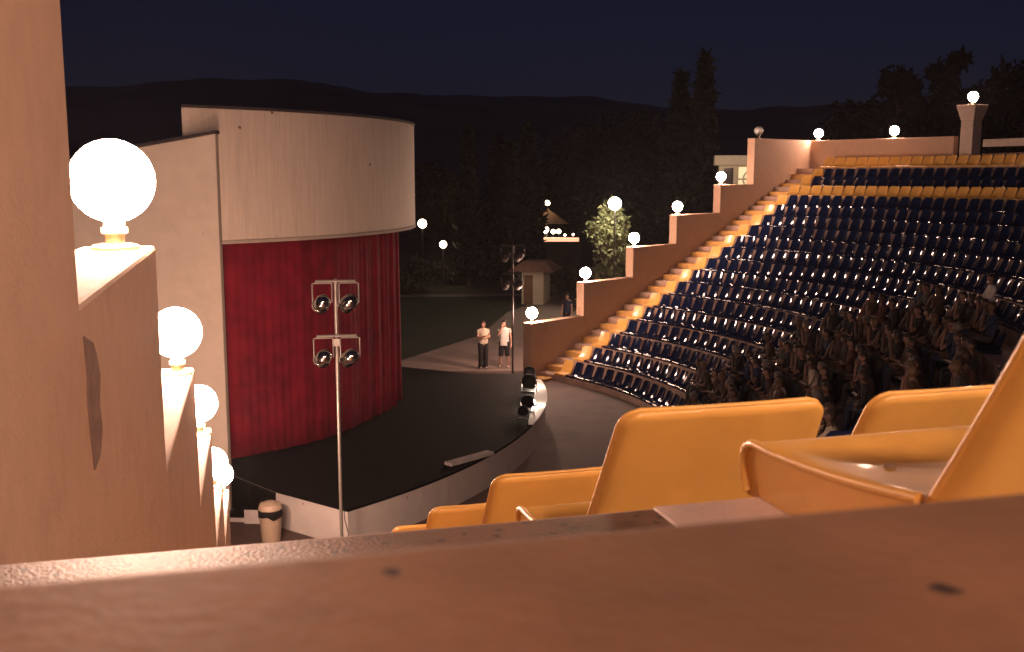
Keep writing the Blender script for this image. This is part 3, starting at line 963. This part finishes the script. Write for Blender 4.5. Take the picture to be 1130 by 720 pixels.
def seated(v):
    """one of several seated poses; origin on the tier under the backrest junction, facing -y mirrored to +y later"""
    rnd = random.Random(100+v)
    lean = rnd.uniform(-.04, .14); tw = rnd.uniform(-.10,.10); hd = rnd.uniform(-.7,.7); sc = rnd.uniform(.94,1.05)
    z = .235
    J = {}; E = []
    J['pelvis'] = ((0,.03,z), (.155,.12)); J['waist'] = ((tw*.2,.02+lean*.3,z+.20), (.135,.10)); J['chest'] = ((tw*.5,.0+lean*.8,z+.38), (.165,.115)); J['collar'] = ((tw*.7,.01+lean,z+.50), (.09,.075)); J['neck'] = ((tw*.8,.025+lean*1.1,z+.58), .052)
    E += [('pelvis','waist'),('waist','chest'),('chest','collar'),('collar','neck')]
    hx, hy, hz = tw, .05+lean*1.25, z+.71
    head_parts(J, E, hx, hy, hz, hd, sc)
    for sx, n in ((-1,'l'),(1,'r')):
        J['sh'+n] = ((tw*.7+.175*sx,.0+lean,z+.46), (.062,.058))
        mode = rnd.choice(('lap','lap','fold','chin'))
        if mode == 'lap': el = (.235*sx, .10+lean*.5, z+.19); wr = (.13*sx, .30, z+.12)
        elif mode == 'fold': el = (.23*sx, .13+lean, z+.22); wr = (-.02*sx+.05, .24+lean, z+.26+.04*sx)
        else: el = (.20*sx, .30, z+.18); wr = (.07*sx+hx*.5, .20+lean, z+.50)
        J['el'+n] = (el, .043); J['wr'+n] = (wr, .030); dv = (Vector(wr)-Vector(el)).normalized()
        J['ha'+n] = (tuple(Vector(wr)+dv*.06), (.036,.022))
        E += [('collar','sh'+n),('sh'+n,'el'+n),('el'+n,'wr'+n),('wr'+n,'ha'+n)]
        fingers(J, E, 'ha'+n, dv, sx)
        kx = (.11+rnd.uniform(-.02,.05))*sx
        J['hip'+n] = ((.095*sx,.08,z), .095); J['kn'+n] = ((kx,.47,z+.06), .064); J['an'+n] = ((kx,.47+rnd.uniform(-.05,.06),-.30), .042); J['to'+n] = ((kx*1.05,.64,-.335), (.042,.03))
        E += [('pelvis','hip'+n),('hip'+n,'kn'+n),('kn'+n,'an'+n),('an'+n,'to'+n)]
    me = skin_mesh('seated_body', J, E, 0, 1)
    for p in me.polygons:
        c = p.center
        sleeve = v % 4 == 1
        leg = c.y > .13 and c.z < z+.15 and abs(c.x) < .24 and not (c.z > z+.10 and c.y > .2 and c.y < .42 and False)
        if c.z > z+.555: p.material_index = 0
        elif c.z < z+.055 or (c.y > .36 and c.z < z+.14): p.material_index = 2
        elif abs(c.x) > .19 and c.z < z+.30 and sleeve: p.material_index = 0
        elif c.y > .19+lean*.5 and c.z > z+.06: p.material_index = 0
        else: p.material_index = 1
        if c.z < -.27: p.material_index = 3
    return me, (hx, hy, hz, hd, sc)
poses = [seated(v) for v in range(8)]
for me, _ in poses:
    for m_ in (SKINS[0], CLOTH[0], CLOTH[7], CLOTH[7]): me.materials.append(m_)
hair_cache = {}
shirts = [('charcoal',0,6),('brown',1,5),('pale',2,1),('mauve',3,4),('navy',4,4),('rose',5,2),('grey',6,4),('black',7,6),('white',8,.6),('olive',9,3)]
bag = [s for s in shirts for _ in range(max(1, int(s[2])))]
hairnames = ['black', 'brown', 'grey', 'fair']
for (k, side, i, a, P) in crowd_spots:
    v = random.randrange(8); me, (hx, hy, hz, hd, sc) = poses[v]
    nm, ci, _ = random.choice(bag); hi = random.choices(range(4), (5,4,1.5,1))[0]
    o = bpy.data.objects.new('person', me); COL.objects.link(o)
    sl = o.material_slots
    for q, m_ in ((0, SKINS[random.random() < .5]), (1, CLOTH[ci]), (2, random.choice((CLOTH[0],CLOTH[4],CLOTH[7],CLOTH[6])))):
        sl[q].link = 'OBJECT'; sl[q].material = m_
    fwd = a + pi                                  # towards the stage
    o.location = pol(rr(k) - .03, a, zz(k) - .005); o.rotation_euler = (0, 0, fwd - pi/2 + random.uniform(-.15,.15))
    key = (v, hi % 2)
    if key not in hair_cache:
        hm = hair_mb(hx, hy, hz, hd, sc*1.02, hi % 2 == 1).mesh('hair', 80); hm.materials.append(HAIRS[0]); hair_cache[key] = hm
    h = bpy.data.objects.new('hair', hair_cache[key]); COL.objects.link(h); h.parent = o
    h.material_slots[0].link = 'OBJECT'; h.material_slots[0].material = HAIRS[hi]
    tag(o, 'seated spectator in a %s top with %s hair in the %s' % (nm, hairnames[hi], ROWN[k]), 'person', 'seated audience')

def standing(P, rz, top_m, leg_m, long_legs, pose, hair_m, label, skirt=False, s=1.0):
    J = {}; E = []
    J['pelvis'] = ((0,0,.93), (.135,.095)); J['waist'] = ((0,0,1.08), (.115,.085)); J['chest'] = ((0,.0,1.27), (.14,.10)); J['collar'] = ((0,-.01,1.38), (.08,.065)); J['neck'] = ((0,0,1.45), .047)
    E += [('pelvis','waist'),('waist','chest'),('chest','collar'),('collar','neck')]
    head_parts(J, E, 0, .03, 1.555, pose.get('turn', 0), .97)
    for sx, n in ((-1,'l'),(1,'r')):
        J['sh'+n] = ((.16*sx,-.01,1.36), (.052,.05)); E.append(('collar','sh'+n))
        el, wr = pose['arm'+n]
        J['el'+n] = (el, .037); J['wr'+n] = (wr, .026); dv = (Vector(wr)-Vector(el)).normalized()
        J['ha'+n] = (tuple(Vector(wr)+dv*.055), (.034,.02)); E += [('sh'+n,'el'+n),('el'+n,'wr'+n),('wr'+n,'ha'+n)]
        fingers(J, E, 'ha'+n, dv, sx, (0,1,0) if abs(dv.z) > .8 else (0,0,1))
        fx = (.09 + pose.get('feet', .03))*sx
        J['hip'+n] = ((.085*sx,0,.86), .088); J['kn'+n] = (((.085*sx+fx)/2,.015,.49), .056); J['ca'+n] = ((fx,-.01,.33), .05); J['an'+n] = ((fx,-.02,.085), .034); J['to'+n] = ((fx*1.1,.12,.035), (.036,.026))
        E += [('pelvis','hip'+n),('hip'+n,'kn'+n),('kn'+n,'ca'+n),('ca'+n,'an'+n),('an'+n,'to'+n)]
    me = skin_mesh('person', J, E, 0, 2)
    o = obj('person', me, [SKIN_W, CLOTH[8]])
    for p in me.polygons:
        if p.center.z < .07: p.material_index = 1
    o.location = P; o.rotation_euler = (0,0,rz); o.scale = (s,s,s)
    tag(o, label, 'person')
    hair_mb(0, .03, 1.555, pose.get('turn', 0), 1.0, True).build('hair', hair_m, o, smooth=80)
    face_bits(o, 0, .03, 1.555, pose.get('turn', 0), .97)
    # top
    b = MB(); hem = pose['hem']
    prof = [(hem,.185,.135),(hem+.02,.186,.136),(.95,.178,.13),(1.08,.158,.118),(1.22,.172,.132),(1.31,.19,.122),(1.375,.185,.098),(1.41,.115,.085),(1.425,.075,.068)]
    n = 24; vs=[]; fs=[]
    for i, (z, rx, ry) in enumerate(prof):
        for j in range(n):
            t = 2*pi*j/n; fold = 1 + .025*sin(6*t+1.3)*(1 if z < 1.1 else .3)
            vs.append((rx*cos(t)*fold, ry*sin(t)*fold - .003, z))
    for i in range(len(prof)-1):
        for j in range(n):
            k=(j+1)%n; fs.append((i*n+j,i*n+k,(i+1)*n+k,(i+1)*n+j))
    b.add(vs,fs)
    for sx, nn_ in ((-1,'l'),(1,'r')):
        sh = Vector(J['sh'+nn_][0]); el = Vector(J['el'+nn_][0])
        b.tube([sh + (sh-el).normalized()*.02, sh, sh.lerp(el,.45)], [.055,.066,.056], 12, cap=False)
    t_ = b.build('top', top_m, o, smooth=70)
    # legs
    b = MB(); zend = .06 if long_legs else .44
    for sx, nn_ in ((-1,'l'),(1,'r')):
        hp = Vector(J['hip'+nn_][0]); kn = Vector(J['kn'+nn_][0]); an = Vector(J['an'+nn_][0])
        path = [hp + Vector((0,0,.08)), hp, hp.lerp(kn,.5), kn]; rad = [.10,.108,.094,.082]
        if long_legs: path += [kn.lerp(an,.5), Vector((an.x,an.y,.05))]; rad += [.082,.085]
        else: path += [kn.lerp(an,.14)]; rad += [.084]
        b.tube(path, rad, 14, cap=False)
    b.build('trousers', leg_m, o, smooth=70)
    return o
standing((-1.0, 34.95, GZ+.002), R(180+18), CLOTH[2], CLOTH[7], True,
         dict(turn=.5, arml=((-.22,.06,1.12),(-.02,.20,1.12)), armr=((.22,.06,1.12),(.04,.21,1.17)), hem=.90, feet=.0), HAIRS[1],
         'woman in cream top and long black trousers with folded arms on the path')
standing((-.27, 35.15, GZ+.002), R(180-12), CLOTH[8], CLOTH[7], False,
         dict(turn=-.4, armr=((.20,.12,1.14),(.07,.15,1.38)), arml=((-.24,-.02,1.10),(-.26,.06,.86)), hem=.80, feet=.05), HAIRS[0],
         'woman in long white top and dark cropped trousers, hand raised to her chin')
standing((2.35, 43.2, GZ+.002), R(150), CLOTH[4], CLOTH[7], True,
         dict(turn=.2, arml=((-.23,.02,1.10),(-.23,.08,.86)), armr=((.23,.02,1.10),(.23,.08,.86)), hem=.88, feet=.03), HAIRS[0],
         'dark figure standing in shadow just behind the low end of the far parapet')

# ------------------------------------------------------------------ vegetation
def leaves(mb, pts, size, rnd, mi=0):
    for p in pts:
        a = Vector((rnd.gauss(0,1), rnd.gauss(0,1), rnd.gauss(0,1))).normalized(); b = a.orthogonal().normalized()
        b = Matrix.Rotation(rnd.uniform(0,6.3),3,a) @ b; c = a.cross(b)
        w = size*rnd.uniform(.5,1.2); l = w*rnd.uniform(1.0,1.9)
        p = Vector(p)
        mb.add([p-b*w*.5, p-c*l*.2+b*0+a*w*.1, p+b*w*.5, p+c*l], [(0,1,2,3)], mi)
def cypress(x, y, z0, h, w, label, seed, n=2600):
    rnd = random.Random(seed)
    root = empty('cypress_tree', (x, y, z0), 0, label, 'tree', 'cypress trees')
    t = MB(); t.tube([(0,0,0),(0,0,h*.3),(0,0,h*.92)], [.16,.12,.02], 8); t.build('trunk', M['bark'], root, smooth=60)
    mb = MB(); pts = []
    while len(pts) < n:
        q = rnd.random()**.9
        prof = (q/.15)**.5 if q < .15 else (1-((q-.15)/.85)**1.5)
        ang = rnd.uniform(0, 2*pi)
        r = w*prof*(.45 + .55*rnd.random()**.5)*(1+.22*sin(ang*3+q*9+seed)+.12*sin(q*40))
        pts.append((r*cos(ang), r*sin(ang), .5 + (h-.5)*q))
    leaves(mb, pts, h*.022+.12, rnd)
    mb.build('crown', M['leaf_dark'], root)
def tree(name, x, y, z0, h, rad, label, seed, m, n=3000, clumps=16, leaf=.25, flat=.75, group=None, crown_base=.35):
    rnd = random.Random(seed)
    root = empty(name, (x, y, z0), 0, label, 'tree', group)
    t = MB()
    t.tube([(0,0,0),(.05,0,h*.25),(-.05,.03,h*.55),(0,0,h*.85)], [.03*h**.8+.05,.025*h**.8+.03,.05,.02], 9)
    cl = []
    for i in range(clumps):
        q = rnd.random(); ang = rnd.uniform(0, 2*pi)
        zc = h*(crown_base + (1-crown_base)*.92*q)
        rm = rad*math.sqrt(max(.08, 1-(2*q-.85)**2*.9))*rnd.uniform(.25,.85)
        c = Vector((rm*cos(ang), rm*sin(ang), zc)); cl.append((c, rad*rnd.uniform(.28,.5)))
        t.tube([(0,0,max(.2, zc-h*.22)), (c.x*.5, c.y*.5, zc-h*.08), tuple(c)], [.05,.035,.01], 6)
    t.build('trunk', M['bark'], root, smooth=60)
    mb = MB(); pts = []
    per = n//clumps
    for c, r in cl:
        for _ in range(per):
            d = Vector((rnd.gauss(0,1), rnd.gauss(0,1), rnd.gauss(0,1)*flat)).normalized()*r*(rnd.random()**.4)
            pts.append(tuple(c + d))
    leaves(mb, pts, leaf, rnd)
    mb.build('crown', m, root)
def at(x, y, d):
    dx = (x-565)/1129; u = (360-y)/1129; c, s = cos(PITCH), sin(PITCH)
    D = Vector((dx, c+u*s, -s+u*c)); return D*(d/D.y)
def gz_at(x, y): return GZ - .05 + max(0, hypot(x-CX, y-CY)-60)*.004
for (xc, yt, d, w, lb, sd) in ((516,145,62,.75,'thin dark cypress standing alone left of the tall group',1),(549,150,66,1.0,'dark cypress at left of the group behind the far mast',2),(563,158,63,.9,'shorter dark cypress in the middle of the group behind the mast',21),(583,140,64,1.15,'broadest dark cypress right of the group behind the far mast',3),
                              (752,82,64,1.5,'tall black cypress left of the pair above the parapet',4),(778,64,62,1.6,'tallest black cypress rising against the sky',5)):
    P = at(xc, yt, d); z0 = gz_at(P.x, P.y) - .1
    cypress(P.x, P.y, z0, P.z - z0, w, lb, sd)
for (xc, yt, d, rad, lb, sd, m) in ((655,150,98,6.5,'broad dark tree behind the lit lamp tree',11,'leaf'),(708,138,90,6.0,'dark leafy tree left of the tall cypresses',12,'leaf'),(478,192,92,3.6,'dim rounded tree right of the stage canopy',13,'leaf'),(628,195,104,4,'dark tree above the distant cafe lights',14,'leaf')):
    P = at(xc, yt, d); z0 = gz_at(P.x, P.y) - .1
    tree('broadleaf_tree', P.x, P.y, z0, P.z - z0, rad, lb, sd, M[m], 6000, 30, .38, group='dark trees beyond the theatre')
for (xc, yt, d, rad, lb, sd) in ((992,82,75,2.9,'rounded black pine left of the tall pillar',31),(1058,54,72,2.2,'tall layered pine behind the lit pillar lamp',32),(1128,70,66,4.2,'large dark tree at the right edge behind the rear wall',33),(1020,110,80,3.5,'low dark tree between the two pines',34),(945,120,82,3.2,'low dark tree behind the rear wall lamps',35)):
    P = at(xc, yt, d); z0 = -1.2
    tree('pine_tree', P.x, P.y, z0, P.z - z0, rad, lb, sd, M['leaf_dark'], 3000, 18, .42, .45, 'pines behind the rear wall', .3)
# lit small tree beside the path lamp
P = at(676, 222, 49); 
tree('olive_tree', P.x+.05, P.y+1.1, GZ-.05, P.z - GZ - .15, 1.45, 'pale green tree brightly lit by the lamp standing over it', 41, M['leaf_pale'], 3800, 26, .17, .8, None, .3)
def post_lamp(P, m, r, label):
    z0 = GZ - .05
    root = empty('garden_lamp', (P.x, P.y, z0), 0, label, 'lamp', 'garden globe lamps beyond the theatre')
    b = MB(); b.tube([(0,0,0),(0,0,P.z-z0-r*.8)], .045, 10); b.build('post', M['steel_dark'], root, smooth=60)
    b = MB(); b.sphere((0,0,P.z-z0), r, 20, 12); b.build('globe', m, root, smooth=180)
post_lamp(at(678.5, 225, 48.0), M['globe_tree'], .30, 'bright globe lamp standing over the pale lit tree')
post_lamp(at(466, 247, 70), M['globe_far'], .30, 'yellowish garden globe lamp right beside the stage canopy edge')
post_lamp(at(489, 270, 62), M['globe_far'], .22, 'low garden globe lamp right of the dark round shrub')
post_lamp(at(525, 233, 88), M['globe_far'], .20, 'tiny distant lamp shining between the cypresses')
def shrub(xc, yb, d, r, h, label, sd, m='leaf'):
    rnd = random.Random(sd); P = at(xc, yb, d); z0 = gz_at(P.x, P.y) - .02
    root = empty('shrub', (P.x, P.y, z0), 0, label, 'shrub', 'shrubs on the lawn edge')
    t = MB()
    for i in range(5):
        a = i*1.26; t.tube([(0,0,0),(r*.3*cos(a),r*.3*sin(a),h*.6)], [.04,.015], 6)
    t.build('stem', M['bark'], root)
    mb = MB(); pts = []
    for _ in range(1100):
        dd = Vector((rnd.gauss(0,1), rnd.gauss(0,1), rnd.gauss(0,1))).normalized()
        k_ = (.55+.45*rnd.random())*(1+.15*sin(5*dd.x+3*dd.z+sd))
        pts.append((dd.x*r*k_, dd.y*r*k_, h*.52 + dd.z*h*.5*k_))
    leaves(mb, pts, .2, rnd); mb.build('crown', M[m], root)
shrub(463, 290, 60, 1.0, 1.9, 'round dark shrub left of the low garden lamp', 51)
shrub(450, 312, 58, 1.1, 1.3, 'low wide shrub near the curtain edge', 52)
shrub(500, 300, 64, 1.6, 1.5, 'low dark shrub under the thin cypress', 53)
shrub(655, 320, 47, .9, 1.3, 'small shrub at the foot of the lit tree', 54)
shrub(628, 306, 60, 1.2, 1.5, 'dark shrub right of the white shed', 55)
shrub(540, 300, 66, 2.0, 1.8, 'wide dark shrub below the cypress group', 56)

# ------------------------------------------------------------------ small buildings
P = at(588, 330, 53)
root = empty('garden_shed', (P.x, P.y, GZ-.03), R(-12), 'small white shed with a shallow roof beyond the far mast', 'shed')
b = MB(); b.box((-.60,0,0),(.55,2.0,1.75)); b.build('wall', M['house'], root, bevel=.01)
b = MB(); b.add([(-1.25,-.4,1.76),(1.15,-.4,1.76),(1.15,2.4,1.76),(-1.25,2.4,1.76),(-.6,.4,2.25),(.6,.4,2.25),(.6,1.7,2.25),(-.6,1.7,2.25)], [(0,3,2,1),(4,5,6,7),(0,1,5,4),(1,2,6,5),(2,3,7,6),(3,0,4,7)]); b.build('roof', M['tile'], root)
b = MB(); b.box((-.48,-.03,.03),(-.0,-.003,1.55)); d_ = b.build('door', M['wood'], root)

P = at(815, 190, 54)
root = empty('pavilion', (P.x, P.y, -2.5), R(-10), 'cream flat roofed pavilion behind the top of the far parapet', 'building')
zb = P.z + 2.5
b = MB(); b.box((-1.0,.0,0),(2.4,3.0,zb+.35)); b.build('wall', M['house'], root)
b = MB(); b.box((-1.25,-.45,zb+.353),(2.6,3.2,zb+.85)); b.build('roof', M['house'], root, bevel=.02)
b = MB(); b.box((-.75,-.03,zb-1.2),(-.28,-.003,zb+.2)); w = b.build('window', M['glass'], root)
b = MB(); b.box((-.24,-.14,zb-1.6),(-.10,-.003,zb+.345)); b.build('pier', M['house'], root)
b = MB(); b.box((.0,-.025,zb-1.2),(1.2,-.004,zb+.25)); w2 = b.build('window', M['lit_window'], root)
b = MB(); b.box((.0,-.06,zb-.4),(1.2,-.03,zb-.34)); b.box((.0,-.06,zb-1.0),(1.2,-.03,zb-.94)); b.build('glazing_bar', M['wood'], w2)
b = MB(); b.lathe([(.52,-.02),(.52,.02),(.44,.02),(.44,-.02),(.52,-.02)], 24, 0, Matrix.Translation((.72,-.10,zb-.38)) @ Matrix.Rotation(pi/2,4,'X'), cap=False); b.build('arch_ring', M['house'], root)

# far cafe with lamps
P = at(613, 267, 74)
root = empty('cafe_terrace', (P.x, P.y, gz_at(P.x,P.y)-.05), 0, 'distant lit cafe terrace with small lamps and a glowing counter', 'cafe')
zb = P.z - root.location.z
b = MB(); b.box((-1.6,0,0),(1.8,2.5,zb)); b.build('terrace', M['ground'], root)
b = MB(); b.box((-1.4,.15,zb+.004),(1.7,.4,zb+.28)); b.build('counter', emit('cafe_counter_glow', (1,.45,.25), .9), root)  # lamplight on the counter put in as a glowing material
b = MB(); b.tube([(-.6,1.2,zb+.004),(-.6,1.2,zb+2.6)], .06, 8); b.build('post', M['steel_dark'], root)
b = MB(); b.add([(-1.3,.5,zb+1.25),(1.0,.5,zb+1.25),(1.0,2,zb+1.25),(-1.3,2,zb+1.25),(-.6,1.2,zb+2.4)], [(0,1,4),(1,2,4),(2,3,4),(3,0,4)]); b.build('canopy', M['wood'], root)
for q, (xx, zc, rr_) in enumerate(((-.75,.85,.27),(-.15,.7,.16),(.25,.72,.16),(-.6,2.75,.2),(-1.1,.5,.08),(.7,.45,.08),(1.3,.5,.07))):
    b = MB(); b.tube([(xx,.45,zb+.1),(xx,.45,zb+zc)], .02, 6); f = b.build('lamp_stem', M['steel_dark'], root)
    b = MB(); b.sphere((xx,.45,zb+zc), rr_, 14, 8); b.build('lamp_bulb', M['globe_far'], f, smooth=180)

# ------------------------------------------------------------------ sky and render settings
W = bpy.data.worlds.new('World'); S.world = W; W.use_nodes = True
nt = W.node_tree; bg = nt.nodes['Background']
sk = nt.nodes.new('ShaderNodeTexSky'); sk.sky_type = 'NISHITA'; sk.sun_disc = False
sk.sun_elevation = R(35); sk.sun_rotation = R(200); sk.altitude = 100
tint = nt.nodes.new('ShaderNodeMix'); tint.data_type = 'RGBA'; tint.blend_type = 'MULTIPLY'
tint.inputs[0].default_value = 1; tint.inputs[7].default_value = (.50, .49, 1.08, 1)     # night blue
nt.links.new(sk.outputs[0], tint.inputs[6]); nt.links.new(tint.outputs[2], bg.inputs[0])
bg.inputs[1].default_value = .0016
vs_ = S.view_settings
S.display_settings.display_device = 'sRGB'
vs_.view_transform = 'Standard'; vs_.look = 'None'; vs_.exposure = .8; vs_.gamma = 1; vs_.use_curve_mapping = False
cy = S.cycles
cy.use_denoising = True
cy.max_bounces = 4; cy.diffuse_bounces = 3; cy.glossy_bounces = 2; cy.transmission_bounces = 0
cy.use_adaptive_sampling = True; cy.adaptive_threshold = .02
cy.sample_clamp_indirect = 8
cy.caustics_reflective = False; cy.caustics_refractive = False

# thin even volume added to lift the dark areas and spread lamp glow
mb = MB(); mb.box((-1180,-60,-24),(1180,1290,112))
hz = mb.build('added_haze', None)
hm = bpy.data.materials.new('glow_veil'); hm.use_nodes = True
nt = hm.node_tree; nt.nodes.remove(nt.nodes['Principled BSDF'])
pv = nt.nodes.new('ShaderNodeVolumePrincipled')
pv.inputs['Color'].default_value = (.85,.80,.88,1); pv.inputs['Density'].default_value = .00036; pv.inputs['Anisotropy'].default_value = .45
nt.links.new(pv.outputs[0], nt.nodes['Material Output'].inputs['Volume'])
hz.data.materials.append(hm);
tag(hz, 'thin added volume lifting the dark areas and spreading lamp glow over the theatre', 'added_haze', kind='stuff')
cy.volume_bounces = 0
